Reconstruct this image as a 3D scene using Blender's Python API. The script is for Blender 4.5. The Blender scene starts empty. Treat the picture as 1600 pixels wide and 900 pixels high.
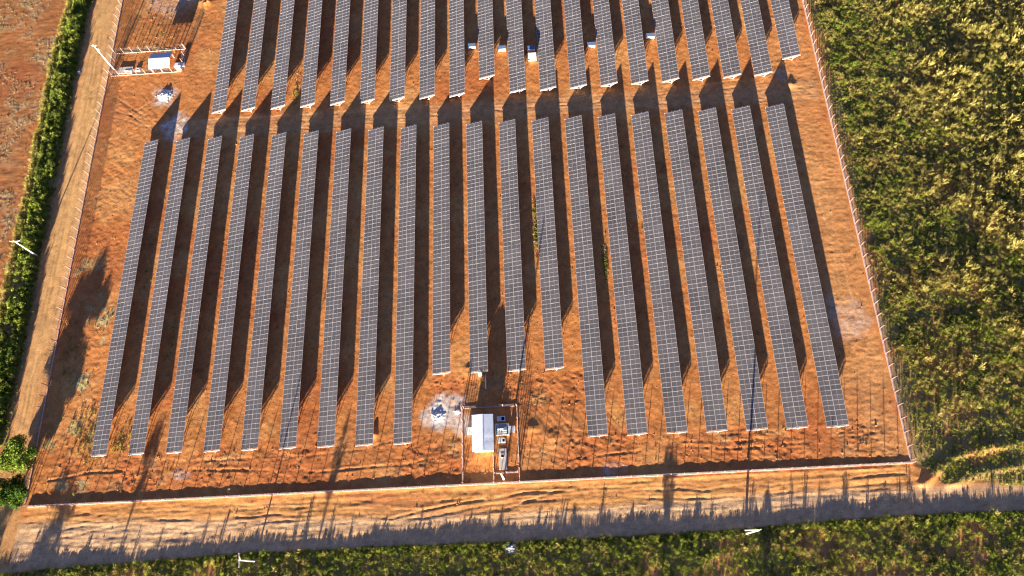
import bpy, math, random
import numpy as np
from mathutils import Matrix, Vector
random.seed(7)
rng = np.random.default_rng(7)
R = math.radians
S = bpy.context.scene
COL = S.collection

# ------------------------------------------------------------ camera, sky, sun, exposure
CAM_H = 168.8
cam = bpy.data.cameras.new("camera")
cam.sensor_fit = 'HORIZONTAL'; cam.sensor_width = 36.0
cam.lens = 1165.16 / 1600 * 36.0
cam.clip_start = 1.0; cam.clip_end = 12000.0
camo = bpy.data.objects.new("camera", cam)
COL.objects.link(camo)
camo.matrix_world = (Matrix.Translation((0, 0, CAM_H)) @ Matrix.Rotation(.10474, 4, 'Z')
                     @ Matrix.Rotation(.38188, 4, 'X') @ Matrix.Rotation(-.15084, 4, 'Z'))
S.camera = camo

SUN_EL, SUN_AZ = 6.6, 190.9            # degrees; azimuth clockwise from +Y
world = bpy.data.worlds.new("World"); S.world = world
world.use_nodes = True
wn = world.node_tree.nodes; wl = world.node_tree.links
bg = wn['Background']; sky = wn.new('ShaderNodeTexSky')
sky.sky_type = 'NISHITA'; sky.sun_disc = False
sky.sun_elevation = R(SUN_EL); sky.sun_rotation = R(SUN_AZ)
sky.altitude = 600; sky.air_density = 1.0; sky.dust_density = 0.2; sky.ozone_density = 2.6
tint = wn.new('ShaderNodeMix'); tint.data_type = 'RGBA'; tint.blend_type = 'MULTIPLY'; tint.inputs[0].default_value = 1
tint.inputs[7].default_value = (.76, .62, .90, 1)
wl.new(sky.outputs[0], tint.inputs[6]); wl.new(tint.outputs[2], bg.inputs[0]); bg.inputs[1].default_value = 0.05
sl = bpy.data.lights.new("sun", 'SUN'); sl.energy = 5.0; sl.angle = R(0.55); sl.color = (1.0, .88, .70)
so = bpy.data.objects.new("sun", sl); COL.objects.link(so)
sd = Vector((math.sin(R(SUN_AZ)) * math.cos(R(SUN_EL)), math.cos(R(SUN_AZ)) * math.cos(R(SUN_EL)), math.sin(R(SUN_EL))))
so.rotation_euler = sd.to_track_quat('Z', 'Y').to_euler()
so.location = (0, -60, 60)
S.view_settings.view_transform = 'Standard'; S.view_settings.look = 'None'
S.view_settings.exposure = 2.62; S.view_settings.gamma = 1.0
S.render.engine = 'CYCLES'
S.cycles.filter_width = 1.2
S.cycles.max_bounces = 5; S.cycles.diffuse_bounces = 3; S.cycles.transparent_max_bounces = 8

# ------------------------------------------------------------ noise and ground shape
def _tab(seed):
    return np.random.default_rng(1000 + seed).random((256, 256)).astype(np.float32)
_TABS = {}
def vn(x, y, s, seed=0, sy=None):
    """smooth value noise in -1..1 with cell size s (sy along y)"""
    if seed not in _TABS: _TABS[seed] = _tab(seed)
    t = _TABS[seed]
    u = x / s + 91.37; v = y / (sy or s) + 47.11
    iu = np.floor(u).astype(int); iv = np.floor(v).astype(int)
    fu = u - iu; fv = v - iv
    fu = fu * fu * (3 - 2 * fu); fv = fv * fv * (3 - 2 * fv)
    a = t[iu & 255, iv & 255]; b = t[(iu + 1) & 255, iv & 255]
    c = t[iu & 255, (iv + 1) & 255]; d = t[(iu + 1) & 255, (iv + 1) & 255]
    return ((a * (1 - fu) + b * fu) * (1 - fv) + (c * (1 - fu) + d * fu) * fv) * 2 - 1
def fbm(x, y, s, seed=0, n=3, g=.5, sy=None):
    o = 0; a = 1; tot = 0
    for i in range(n):
        o = o + a * vn(x, y, s / 2 ** i, seed + i, None if sy is None else sy / 2 ** i); tot += a; a *= g
    return o / tot
def sm(x, a, b):
    t = np.clip((x - a) / (b - a), 0, 1); return t * t * (3 - 2 * t)
def box(x, y, x0, x1, y0, y1, f=1.0):
    return sm(x, x0 - f, x0 + f) * (1 - sm(x, x1 - f, x1 + f)) * sm(y, y0 - f, y0 + f) * (1 - sm(y, y1 - f, y1 + f))
def blob(x, y, cx, cy, rx, ry, seed=3):
    d = np.sqrt(((x - cx) / rx) ** 2 + ((y - cy) / ry) ** 2) + .45 * fbm(x, y, 2.2, seed, 4)
    return 1 - sm(d, .55, 1.15)

FENCE_L, FENCE_R, FENCE_B = -119.8, 77.6, 21.3
def xL(y): return FENCE_L
def veg_edge(x):                         # the near vegetation ends here, the track begins
    return np.interp(x, [-400, -122, -96, -65, -37, -15, 5, 32, 59, 72, 99, 400], [6.4, 6.6, 7.7, 8.9, 8.9, 8.9, 8.9, 9.4, 10.4, 10.9, 11, 11])
def road_top(x):
    return np.interp(x, [-400, -122, -95, -51, -9, 32, 60, 79, 100, 400], [16, 16, 15.2, 13.6, 13.6, 14.6, 15.4, 15.3, 15.2, 15])
def hedge_l(y): return np.interp(y, [0, 62, 77, 93, 130, 150, 168, 400], [-134.5, -134.5, -134.7, -134.9, -136.1, -136.5, -136, -136])
def hedge_r(y): return np.interp(y, [0, 34, 51, 67, 83, 104, 124, 168, 400], [-127.6, -127.4, -127.2, -127.5, -128.2, -128.4, -129.3, -130, -130])

LIME = [(-25.1, 36.6, 4.0, 3.2), (-20.6, 35.2, 3.4, 3.0), (-23, 39.6, 3.8, 2.6), (-102.3, 130.9, 3.6, 3.4), (-98.6, 120.6, 4, 4.6), (-106, 165, 7, 6),
        (71.3, 55.6, 5, 6), (13.7, 23.2, 4, 1.4), (67.2, 124.8, 2, 2), (-100.5, 166, 4, 3), (-84, 26, 2.4, 1.3), (68.5, 60, 1.5, 3)]

def pdist(x, y, pts):
    """distance to a polyline"""
    d = np.full(np.shape(x), 1e9)
    for (ax, ay), (bx, by) in zip(pts[:-1], pts[1:]):
        L2 = (bx - ax) ** 2 + (by - ay) ** 2
        t = np.clip(((x - ax) * (bx - ax) + (y - ay) * (by - ay)) / L2, 0, 1)
        d = np.minimum(d, np.hypot(x - ax - t * (bx - ax), y - ay - t * (by - ay)))
    return d
# wheel tracks: centre line, half gauge (0 = one groove), depth
RUTS = [([(-117, 131), (-111, 126), (-104, 120.6), (-92, 118.6), (-40, 118.0), (10, 118.6), (60, 119.6), (67, 116), (71, 106), (72, 60), (71.5, 28)], .95, .055),
        ([(-116, 126), (-108, 122.5), (-98, 120.8), (-50, 120.6), (0, 120.2), (40, 121.4), (62, 123.6), (69, 130), (71, 150), (71, 172)], .95, .05),
        ([(-116, 116), (-111, 124), (-104, 130), (-99, 127), (-97, 122), (-90, 117.4), (-20, 117)], .9, .05),
        ([(-115, 26), (-104, 27.6), (-81, 27.2), (-52, 25.2), (-31.6, 26.4), (-21.5, 28)], 0, .13), ([(-100, 29.6), (-70, 29.0), (-45, 29.6), (-27, 33)], 0, .09),
        ([(-5, 28), (6, 25.5), (24, 27.5), (48, 26.4), (72, 28.5)], 0, .09), ([(4, 33), (20, 29.4), (50, 28.8)], .8, .06),
        ([(-112, 13.6), (-90, 17.4), (-60, 17.2), (-28.6, 15.2), (-14, 17.6), (10, 18.3), (33, 17.0), (76, 18.6)], .85, .08),
        ([(-36, 14.6), (-20, 17.4), (-4, 18.9), (20, 19.3)], 0, .13), ([(-80, 19), (-50, 18.6), (-36, 17)], 0, .10), ([(-118, 19), (-80, 15.2), (-40, 16.4)], .8, .05),
        ([(-10, 15.6), (4, 19.8), (10, 20.2)], 0, .08),
        ([(-125.6, 12), (-125.2, 60), (-125.6, 110), (-126.4, 175)], .85, .08), ([(-122.9, 12), (-122.6, 50), (-122.9, 100), (-123.2, 175)], .85, .07),
        ([(-125, 30), (-120, 14), (-106, 12.2), (-60, 11.6), (0, 11.6), (40, 12.3), (100, 13)], .85, .035), ([(-124, 26), (-112, 15.6), (-90, 13.2), (-40, 12.6), (40, 13.2), (110, 14)], .85, .03)]
def ruts(x, y):
    h = np.zeros(np.shape(x)); c = np.zeros(np.shape(x)); sel = np.flatnonzero((x > -132) & (x < 112) & (y > 8) & (y < 178))
    xx = x[sel]; yy = y[sel]; wx = xx + .35 * vn(xx, yy, 5, 91); wy = yy + .35 * vn(xx, yy, 5, 92); hh = np.zeros(len(sel)); cc = np.zeros(len(sel))
    for pts, g, dep in RUTS:
        d = np.abs(pdist(wx, wy, pts) - g); k = np.clip(.50 + .55 * vn(xx, yy, 9, 93), .1, 1) * (.85 + .4 * vn(xx, yy, 1.4, 94)) * .8
        hh += -dep * k * .8 * np.exp(-(d / .24) ** 2) + .36 * dep * k * np.exp(-((d - .55) / .22) ** 2); cc = np.maximum(cc, np.exp(-(d / .3) ** 2) * k)
    h[sel] = hh; c[sel] = cc; return h, c
DITCH = [([(79.5, 17), (82.4, 19.2), (87.5, 22.4), (95, 24.0), (104, 24.8), (125, 25.4)], .42, .9), ([(85, 16.8), (89, 18.2), (96, 19.6), (108, 20.6)], .34, .9), ([(110, -2), (100, 3), (88, 2.5), (84, -3)], .25, .8), ([(60, 4), (44, 6), (30, 3.5)], .2, .7)]
def masks(x, y):
    m = {}
    m['site'] = box(x, y, FENCE_L + .6, FENCE_R - .6, FENCE_B + .4, 420, .25)
    m['hedge'] = sm(x, hedge_l(y) - .5, hedge_l(y) + .5) * (1 - sm(x, hedge_r(y) - .6, hedge_r(y) + .8)) * sm(y, 33, 35)
    wob = 1.3 * fbm(x, y, 5, 40)
    m['rfield'] = sm(x + .5 * wob, FENCE_R + .7, FENCE_R + 1.6) * sm(y + wob, np.interp(x, [77, 81, 83, 100], [22, 19.5, 16.8, 15.9]), np.interp(x, [77, 81, 83, 100], [23.5, 21, 17.8, 16.8]))
    m['veg'] = 1 - sm(y + .8 * fbm(x, y, 3, 44), veg_edge(x) - .8, veg_edge(x) + .3)
    m['track'] = sm(x, hedge_r(y) - .5, hedge_r(y) + .5) * (1 - sm(x, FENCE_L - .6, FENCE_L)) * sm(y, 6, 9)
    m['road'] = sm(y, veg_edge(x) - .6, veg_edge(x) + .2) * (1 - sm(y + .6 * fbm(x, y, 7, 50), road_top(x), road_top(x) + 2.5))
    m['verge'] = sm(y, veg_edge(x) + 1, veg_edge(x) + 3) * (1 - sm(y, FENCE_B - .6, FENCE_B - .2)) * sm(x, -121, -117) * (1 - sm(x, 78, 82))
    m['lfield'] = 1 - sm(x, hedge_l(y) - .6, hedge_l(y) + .2)
    m['lane'] = box(x, y, -100, 76, 116.2, 122.6, 1.2)
    m['dug'] = np.clip(box(x, y, -113, 76, 23, 31.5, 2.0) * (.65 + .8 * fbm(x, y, 9, 55)) + box(x, y, -27, 10, 37, 46, 2) * (.7 + .6 * fbm(x, y, 5, 57)), 0, 1)
    m['margin'] = box(x, y, FENCE_L + 1, -106.5, 23, 119, 1.5)
    m['rmargin'] = box(x, y, 66, FENCE_R - .5, 23, 400, 2)
    return m

def ground_h(x, y, m=None):
    m = m or masks(x, y)
    h = .10 * vn(x, y, 45, 1) + .022 * vn(x, y, 7, 2) + .010 * vn(x, y, 2.4, 3)
    fine = vn(x, y, .75, 4)
    cl = np.clip(fbm(x, y, 1.3, 9, 3, .7), 0, 1)
    h = h + m['site'] * (.034 * fbm(x, y, 1.0, 5, 2, 1.1) + .05 * np.clip(fbm(x, y, 1.6, 6, 3, .7) - .28, 0, 1) + .030 * np.clip(.12 - np.abs(vn(x, y, 2.2, 8)), 0, 1) * 4 * (fbm(x, y, 6, 12, 2) > .1))
    h = h + m['dug'] * (.10 * fbm(x, y, 1.7, 11, 3, .65) + .05 * fbm(x + y * .7, y, 1.0, 71, 2, .6, .5))
    h = h + m['margin'] * .05 * fbm(x, y, 1.2, 15, 3, .75)
    h = h + m['rmargin'] * .03 * fbm(x, y, 3.2, 16, 3, .7, .9)
    # wheel ruts and grader lines: along the lane and the near road they run in x, on the left track in y
    h = h + (m['lane'] + .8 * m['verge']) * .035 * fbm(x + 0 * y, y + .06 * x * np.sign(m['verge'] - .5) * 0 + 1.2 * vn(x, y, 22, 18), 26, 20, 3, .7, .9)
    h = h + m['verge'] * (.075 * fbm(x, y - .05 * x, 8, 22, 4, .65, 1.1) + .02 * fine)
    h = h + m['road'] * .010 * fbm(x, y, 18, 24, 2, .6, .8)
    h = h + m['track'] * (.028 * fbm(x, y, .9, 26, 2, .7, 22) + .010 * fbm(x, y, 1.2, 27, 2, .8))
    h = h + m['lfield'] * (.07 * fbm(x, y, 1.9, 28, 4, .9, 1.5))
    h = h + m['rfield'] * (.22 * fbm(x, y, 14, 30, 3) + .08 * vn(x, y, 3, 33)) + m['veg'] * (.12 * fbm(x, y, 6, 34, 3))
    h = h + ruts(x, y)[0]
    for pts, a, w in DITCH:
        h = h + a * np.exp(-(pdist(x, y, pts) / w) ** 2) * (.85 + .3 * vn(x, y, 2, 95))
    # blade scratches beside the transformer yard and in the far left corner
    for (cx, cy, rx, ry, ang, am) in ((6, 35, 10, 8, -.9, .07), (-40, 33, 20, 3, .5, .035), (-108, 128, 7, 7, -.8, .035), (44, 26, 14, 3.5, -.6, .05)):
        u_ = x * math.cos(ang) + y * math.sin(ang); v_ = -x * math.sin(ang) + y * math.cos(ang)
        h = h + am * fbm(u_, v_, 5, 96, 3, .7, .55) * np.exp(-(((x - cx) / rx) ** 2 + ((y - cy) / ry) ** 2) ** 2)
    # soil thrown against the front fence, and lumps beside the transformer yard
    h = h + .10 * np.exp(-((y - FENCE_B + .5) / .45) ** 2) * (.7 + .6 * vn(x, y, 1.6, 36)) * sm(x, -119, -118) * (1 - sm(x, 77, 78.4))
    h = h + .16 * blob(x, y, -96, 168, 2, 2, 61)
    for k, (cx, cy, r, a) in enumerate([(-99.5, 165.5, 1.2, .5), (-94.5, 164, 1.6, .6), (-94, 168, 1.5, .6), (-17, 47.2, 1.6, .32), (69.5, 121.5, 1.1, .3), (-40, 33.2, .9, .35), (-4, 33, 2.2, .22), (1, 31, 1.6, .16)]):
        h = h + a * np.exp(-(((x - cx) / r) ** 2 + ((y - cy) / r) ** 2)) * (1 + .5 * vn(x, y, .8, 80 + k))
    return h
def gz(x, y):
    a = ground_h(np.array([float(x)]), np.array([float(y)])); return float(a[0])

def mix(c, d, t):
    t = t[:, None]; return c * (1 - t) + np.array(d, dtype=np.float32) * t
def ground_col(x, y, m):
    c = np.tile(np.array([.52, .200, .060], dtype=np.float32), (len(x), 1))
    c = mix(c, (.44, .138, .043), sm(fbm(x, y, 16, 101, 4), .0, .45) * .75)
    c = mix(c, (.61, .30, .100), sm(fbm(x, y, 9, 105, 4), .05, .5) * .6)
    c = mix(c, (.46, .145, .045), m['dug'] * (.45 + .5 * sm(fbm(x, y, 3, 108, 3), -.2, .3)))
    # dry weeds and straw litter
    dry = sm(fbm(x, y, 5, 110, 5, .65), .12, .4)
    c = mix(c, (.42, .33, .15), np.clip(dry * (m['margin'] * .95 * (1 - sm(y, 70, 90)) + m['dug'] * .22 + .1), 0, 1))
    lane = m['lane'] * (.55 + .45 * fbm(x, y, 30, 112, 3, .6, 1.0))
    c = mix(c, (.60, .33, .15), np.clip(lane, 0, 1) * .8)
    c = mix(c, (.58, .27, .095), m['rmargin'] * np.clip(.5 + .6 * fbm(x, y, 3.0, 116, 3, .6, 30), 0, 1))
    tan = np.array([.61, .385, .205])
    c = mix(c, (.58, .28, .09), m['verge'] * (.7 + .3 * fbm(x, y, 14, 118, 3, .6, 1.2)))
    c = mix(c, (.50, .20, .07), m['verge'] * sm(fbm(x, y, 12, 120, 4, .6, 2.0), .05, .4) * .8)
    c = mix(c, tan, np.clip(m['road'] * (.88 + .2 * fbm(x, y, 20, 122, 2, .6, .7)), 0, 1))
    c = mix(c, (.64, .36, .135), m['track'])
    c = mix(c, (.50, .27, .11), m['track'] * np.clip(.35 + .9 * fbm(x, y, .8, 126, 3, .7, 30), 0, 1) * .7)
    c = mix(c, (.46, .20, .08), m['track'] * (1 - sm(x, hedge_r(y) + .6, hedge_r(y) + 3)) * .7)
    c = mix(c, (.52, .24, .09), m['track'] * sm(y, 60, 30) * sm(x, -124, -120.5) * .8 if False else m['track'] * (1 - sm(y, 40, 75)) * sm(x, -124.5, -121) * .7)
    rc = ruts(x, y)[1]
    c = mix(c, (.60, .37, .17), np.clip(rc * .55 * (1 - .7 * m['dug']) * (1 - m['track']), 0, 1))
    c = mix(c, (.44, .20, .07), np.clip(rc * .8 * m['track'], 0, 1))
    # harvested field on the left
    f = np.tile(np.array([.37, .150, .052], dtype=np.float32), (len(x), 1))
    f = mix(f, (.40, .31, .18), sm(fbm(x, y, 6, 130, 5, .75), -.1, .4) * (.45 + .5 * sm(vn(x, y, .7, 139), -.3, .5)))
    f = mix(f, (.34, .105, .04), sm(fbm(x, y, 20, 136, 3), .15, .5) * .6)
    c = c * (1 - m['lfield'][:, None]) + f * m['lfield'][:, None]
    # earth under the vegetation
    g = np.tile(np.array([.30, .20, .075], dtype=np.float32), (len(x), 1))
    g = mix(g, (.44, .19, .07), sm(fbm(x, y, 8, 140, 4), .08, .35) * .85)
    v = np.clip(m['rfield'] + m['veg'] + m['hedge'], 0, 1)[:, None]
    c = c * (1 - v) + g * v
    for k, (cx, cy, rx, ry) in enumerate(LIME):
        tint = (.66, .62, .54)
        t = blob(x, y, cx, cy, rx, ry, 150 + k) * (1 if k < 3 else (.25 + .75 * sm(fbm(x, y, 1.4, 161, 3, .9), -.35, .15))) * (.38 if k > 4 else .85) * (.75 + .4 * vn(x, y, .7, 160))
        c = mix(c, tint, np.clip(t, 0, 1))
    br = 1 + .36 * fbm(x, y, 1.3, 170, 3, .85) - .25 * sm(fbm(x, y, 2.2, 177, 4, .8), .25, .55) + .06 * fbm(x, y, 24, 175, 2)
    return np.clip(c * br[:, None], .01, .9)

# ------------------------------------------------------------ materials
MATS = {}
def mat(name, col=(.5, .5, .5), rough=.7, metal=0., spec=.3, noise=.0, nscale=3.0, bump=0., bscale=20., island=0., coord='Object', trans=0.):
    m = bpy.data.materials.new(name); m.use_nodes = True
    n = m.node_tree.nodes; l = m.node_tree.links; b = n['Principled BSDF']
    b.inputs['Roughness'].default_value = rough; b.inputs['Metallic'].default_value = metal
    b.inputs['Specular IOR Level'].default_value = spec
    rgb = n.new('ShaderNodeRGB'); rgb.outputs[0].default_value = (*col, 1); out = rgb.outputs[0]
    tc = n.new('ShaderNodeTexCoord')
    src = tc.outputs[coord] if coord != 'World' else n.new('ShaderNodeNewGeometry').outputs['Position']
    if noise:
        nz = n.new('ShaderNodeTexNoise'); nz.inputs['Scale'].default_value = nscale; nz.inputs['Detail'].default_value = 5
        l.new(src, nz.inputs['Vector'])
        mr = n.new('ShaderNodeMapRange'); mr.inputs[1].default_value = .3; mr.inputs[2].default_value = .7
        mr.inputs[3].default_value = 1 - noise; mr.inputs[4].default_value = 1 + noise
        l.new(nz.outputs[0], mr.inputs[0])
        mx = n.new('ShaderNodeMix'); mx.data_type = 'RGBA'; mx.blend_type = 'MULTIPLY'; mx.inputs[0].default_value = 1
        l.new(out, mx.inputs[6]); l.new(mr.outputs[0], mx.inputs[7]); out = mx.outputs[2]
    if island:
        oi = n.new('ShaderNodeObjectInfo'); mr = n.new('ShaderNodeMapRange')
        mr.inputs[3].default_value = 1 - island; mr.inputs[4].default_value = 1 + island
        l.new(oi.outputs['Random'], mr.inputs[0])
        mx = n.new('ShaderNodeMix'); mx.data_type = 'RGBA'; mx.blend_type = 'MULTIPLY'; mx.inputs[0].default_value = 1
        l.new(out, mx.inputs[6]); l.new(mr.outputs[0], mx.inputs[7]); out = mx.outputs[2]
    l.new(out, b.inputs['Base Color'])
    if bump:
        nz = n.new('ShaderNodeTexNoise'); nz.inputs['Scale'].default_value = bscale; nz.inputs['Detail'].default_value = 4
        l.new(src, nz.inputs['Vector'])
        bp = n.new('ShaderNodeBump'); bp.inputs['Strength'].default_value = 1; bp.inputs['Distance'].default_value = bump
        l.new(nz.outputs[0], bp.inputs['Height']); l.new(bp.outputs[0], b.inputs['Normal'])
    MATS[name] = m
    return m

def ground_material():
    m = bpy.data.materials.new("red_earth"); m.use_nodes = True
    n = m.node_tree.nodes; l = m.node_tree.links; b = n['Principled BSDF']
    b.inputs['Roughness'].default_value = .95; b.inputs['Specular IOR Level'].default_value = .08
    at = n.new('ShaderNodeAttribute'); at.attribute_name = 'earth'
    geo = n.new('ShaderNodeNewGeometry')
    nz = n.new('ShaderNodeTexNoise'); nz.inputs['Scale'].default_value = 3.2; nz.inputs['Detail'].default_value = 6; nz.inputs['Roughness'].default_value = .7
    l.new(geo.outputs['Position'], nz.inputs['Vector'])
    mr = n.new('ShaderNodeMapRange'); mr.inputs[1].default_value = .3; mr.inputs[2].default_value = .7; mr.inputs[3].default_value = .70; mr.inputs[4].default_value = 1.3
    l.new(nz.outputs[0], mr.inputs[0])
    mx = n.new('ShaderNodeMix'); mx.data_type = 'RGBA'; mx.blend_type = 'MULTIPLY'; mx.inputs[0].default_value = 1
    l.new(at.outputs['Color'], mx.inputs[6]); l.new(mr.outputs[0], mx.inputs[7]); l.new(mx.outputs[2], b.inputs['Base Color'])
    nb = n.new('ShaderNodeTexNoise'); nb.inputs['Scale'].default_value = 3.4; nb.inputs['Detail'].default_value = 7; nb.inputs['Roughness'].default_value = .65
    l.new(geo.outputs['Position'], nb.inputs['Vector'])
    bp = n.new('ShaderNodeBump'); bp.inputs['Strength'].default_value = 1.0; bp.inputs['Distance'].default_value = .032
    l.new(nb.outputs[0], bp.inputs['Height']); l.new(bp.outputs[0], b.inputs['Normal'])
    return m

def leaf_mat(name, c1, c2, c3=None, rough=.6, trans=.25, spec=.2):
    """foliage: a tint per instance and a little per leaf position"""
    m = bpy.data.materials.new(name); m.use_nodes = True
    n = m.node_tree.nodes; l = m.node_tree.links; b = n['Principled BSDF']; o = n['Material Output']
    b.inputs['Roughness'].default_value = rough; b.inputs['Specular IOR Level'].default_value = spec
    oi = n.new('ShaderNodeObjectInfo'); geo = n.new('ShaderNodeNewGeometry')
    nz = n.new('ShaderNodeTexNoise'); nz.inputs['Scale'].default_value = .9; nz.inputs['Detail'].default_value = 3
    l.new(geo.outputs['Position'], nz.inputs['Vector'])
    ad = n.new('ShaderNodeMath'); ad.operation = 'MULTIPLY_ADD'; ad.inputs[1].default_value = 1.6; ad.inputs[2].default_value = -.68
    l.new(nz.outputs[0], ad.inputs[0])
    a2 = n.new('ShaderNodeMath'); a2.operation = 'ADD'; l.new(ad.outputs[0], a2.inputs[0])
    a3 = n.new('ShaderNodeMath'); a3.operation = 'MULTIPLY'; a3.inputs[1].default_value = .75
    l.new(oi.outputs['Random'], a3.inputs[0])
    a4 = n.new('ShaderNodeMath'); a4.operation = 'MULTIPLY_ADD'; a4.inputs[1].default_value = .35; l.new(geo.outputs['Random Per Island'], a4.inputs[0]); l.new(a3.outputs[0], a4.inputs[2])
    l.new(a4.outputs[0], a2.inputs[1])
    cr = n.new('ShaderNodeValToRGB'); cr.color_ramp.elements[0].color = (*c1, 1); cr.color_ramp.elements[1].color = (*c2, 1)
    if c3:
        e = cr.color_ramp.elements.new(.85); e.color = (*c2, 1); cr.color_ramp.elements[2].color = (*c3, 1)
    l.new(a2.outputs[0], cr.inputs[0]); l.new(cr.outputs[0], b.inputs['Base Color'])
    tr = n.new('ShaderNodeBsdfTranslucent'); l.new(cr.outputs[0], tr.inputs[0])
    ms = n.new('ShaderNodeMixShader'); ms.inputs[0].default_value = trans
    l.new(b.outputs[0], ms.inputs[1]); l.new(tr.outputs[0], ms.inputs[2]); l.new(ms.outputs[0], o.inputs[0])
    return m

M_GROUND = ground_material()
M_CELL = mat('dusty_solar_cell', (.104, .095, .096), .34, spec=.4, noise=.16, nscale=.09, island=.12, coord='World')
M_ALU = mat('aluminium_frame', (.58, .56, .55), .45, metal=0., spec=.5)
M_GALV = mat('galvanised_steel', (.66, .65, .63), .45, metal=.2, spec=.5, noise=.1, nscale=6)
M_BUS = mat('cell_gap_white', (.34, .32, .33), .5)
M_POST = mat('dusty_concrete_post', (.36, .22, .185), .85, noise=.18, nscale=4, bump=.01)
M_PLINTH = mat('dusty_concrete_kerb', (.60, .42, .35), .9, noise=.25, nscale=1.3, bump=.02, coord='Object')
M_WIRE = mat('fence_wire', (.32, .27, .25), .6, spec=.3)
M_POLE = mat('pale_concrete_pole', (.74, .72, .68), .8, noise=.1, nscale=3)
M_WHITE = mat('white_paint', (.80, .80, .78), .6, noise=.05, nscale=2)
M_ROOF = mat('white_sheet_roof', (.72, .76, .80), .6, spec=.3, noise=.05, nscale=.7)
M_CONC = mat('cast_concrete', (.58, .50, .42), .9, noise=.15, nscale=2.5, bump=.01)
M_CONCW = mat('pale_render', (.74, .71, .66), .85, noise=.1, nscale=3)
M_DARK = mat('dark_opening', (.02, .018, .016), .9)
M_BLUEG = mat('grey_green_tank_paint', (.22, .34, .36), .4, spec=.5)
M_GLASSI = mat('brown_insulator', (.20, .08, .05), .25, spec=.6)
M_TOP_SHADE = mat('shade_tinted_cabinet_top', (.10, .17, .29), .35, spec=.5)  # white cabinet tops, with blue sky shade painted into the colour
M_RUB = mat('pale_rubble', (.60, .58, .54), .95, noise=.35, nscale=3, bump=.04, bscale=6)
M_STONE = mat('grey_stone', (.34, .34, .36), .9, noise=.3, nscale=3, bump=.03, bscale=6)
M_CLOD = mat('earth_clod', (.46, .18, .065), .95, noise=.3, nscale=2)
M_BARK = mat('tree_bark', (.13, .10, .075), .9, noise=.3, nscale=6, bump=.02)
M_STRAW = leaf_mat('straw', (.26, .16, .05), (.54, .38, .14), (.64, .50, .22), trans=.35)
M_PLUME = leaf_mat('grass_plume', (.22, .20, .045), (.50, .43, .12), (.60, .49, .17), trans=.42)
M_GREEN = leaf_mat('green_leaf', (.06, .11, .014), (.24, .31, .034), (.42, .46, .065), trans=.48)
M_DGREEN = leaf_mat('deep_green_leaf', (.05, .085, .018), (.19, .22, .038), (.34, .35, .07), trans=.45)
M_LIME = leaf_mat('fresh_leaf', (.14, .20, .016), (.36, .42, .05), (.54, .54, .11), trans=.48)
M_TREE = leaf_mat('tree_leaf', (.045, .105, .014), (.15, .24, .028), (.34, .40, .055), trans=.45)

# ------------------------------------------------------------ mesh helpers
class MB:
    def __init__(s): s.v = []; s.f = []; s.m = []
    def quad(s, a, b, c, d, mi=0):
        i = len(s.v); s.v += [a, b, c, d]; s.f.append((i, i + 1, i + 2, i + 3)); s.m.append(mi)
    def box(s, x0, x1, y0, y1, z0, z1, mi=0, bevel=0):
        i = len(s.v)
        if bevel:
            b = bevel
            for z, e in ((z0, 0), (z1 - b, 0), (z1, b)):
                s.v += [(x0 + e, y0 + e, z), (x1 - e, y0 + e, z), (x1 - e, y1 - e, z), (x0 + e, y1 - e, z)]
            for k in (0, 4):
                for j in range(4): s.f.append((i + k + j, i + k + (j + 1) % 4, i + k + 4 + (j + 1) % 4, i + k + 4 + j)); s.m.append(mi)
            s.f.append((i + 8, i + 9, i + 10, i + 11)); s.m.append(mi); s.f.append((i + 3, i + 2, i + 1, i)); s.m.append(mi)
            return
        s.v += [(x0, y0, z0), (x1, y0, z0), (x1, y1, z0), (x0, y1, z0), (x0, y0, z1), (x1, y0, z1), (x1, y1, z1), (x0, y1, z1)]
        for q in ((3, 2, 1, 0), (4, 5, 6, 7), (0, 1, 5, 4), (1, 2, 6, 5), (2, 3, 7, 6), (3, 0, 4, 7)):
            s.f.append(tuple(i + k for k in q)); s.m.append(mi)
    def bar(s, p, q, w, h=None, n=4, w2=None, mi=0, cap=True):
        """a prism of n sides from p to q"""
        p = Vector(p); q = Vector(q); d = (q - p).normalized()
        a = d.cross(Vector((0, 0, 1)));
        if a.length < 1e-3: a = Vector((1, 0, 0))
        a.normalize(); b = d.cross(a); i = len(s.v); h = h or w; w2 = w2 or w
        for c, r in ((p, 1), (q, w2 / w)):
            for k in range(n):
                t = 2 * math.pi * (k + .5) / n; f = 1 / math.cos(math.pi / n) if n == 4 else 1
                s.v.append(tuple(c + a * (math.cos(t) * w / 2 * r * f) + b * (math.sin(t) * h / 2 * r * f)))
        for k in range(n):
            s.f.append((i + k, i + (k + 1) % n, i + n + (k + 1) % n, i + n + k)); s.m.append(mi)
        if cap:
            s.f.append(tuple(i + n + k for k in range(n))); s.m.append(mi)
            s.f.append(tuple(i + n - 1 - k for k in range(n))); s.m.append(mi)
    def mesh(s, name, mats, smooth=False):
        me = bpy.data.meshes.new(name); me.from_pydata(s.v, [], s.f)
        for m in (mats if isinstance(mats, (list, tuple)) else [mats]): me.materials.append(m)
        me.polygons.foreach_set('material_index', s.m)
        if smooth: me.polygons.foreach_set('use_smooth', [True] * len(s.f))
        me.update(); return me
    def build(s, name, mats, parent=None, loc=(0, 0, 0), smooth=False, **kw):
        return put(name, s.mesh(name, mats, smooth), parent, loc, **kw)
def put(name, me, parent=None, loc=(0, 0, 0), rz=0, scale=None, **kw):
    o = bpy.data.objects.new(name, me); COL.objects.link(o)
    o.parent = parent; o.location = loc
    if rz: o.rotation_euler = (0, 0, rz)
    if scale is not None: o.scale = scale
    for k, v in kw.items(): o[k] = v
    return o
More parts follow.
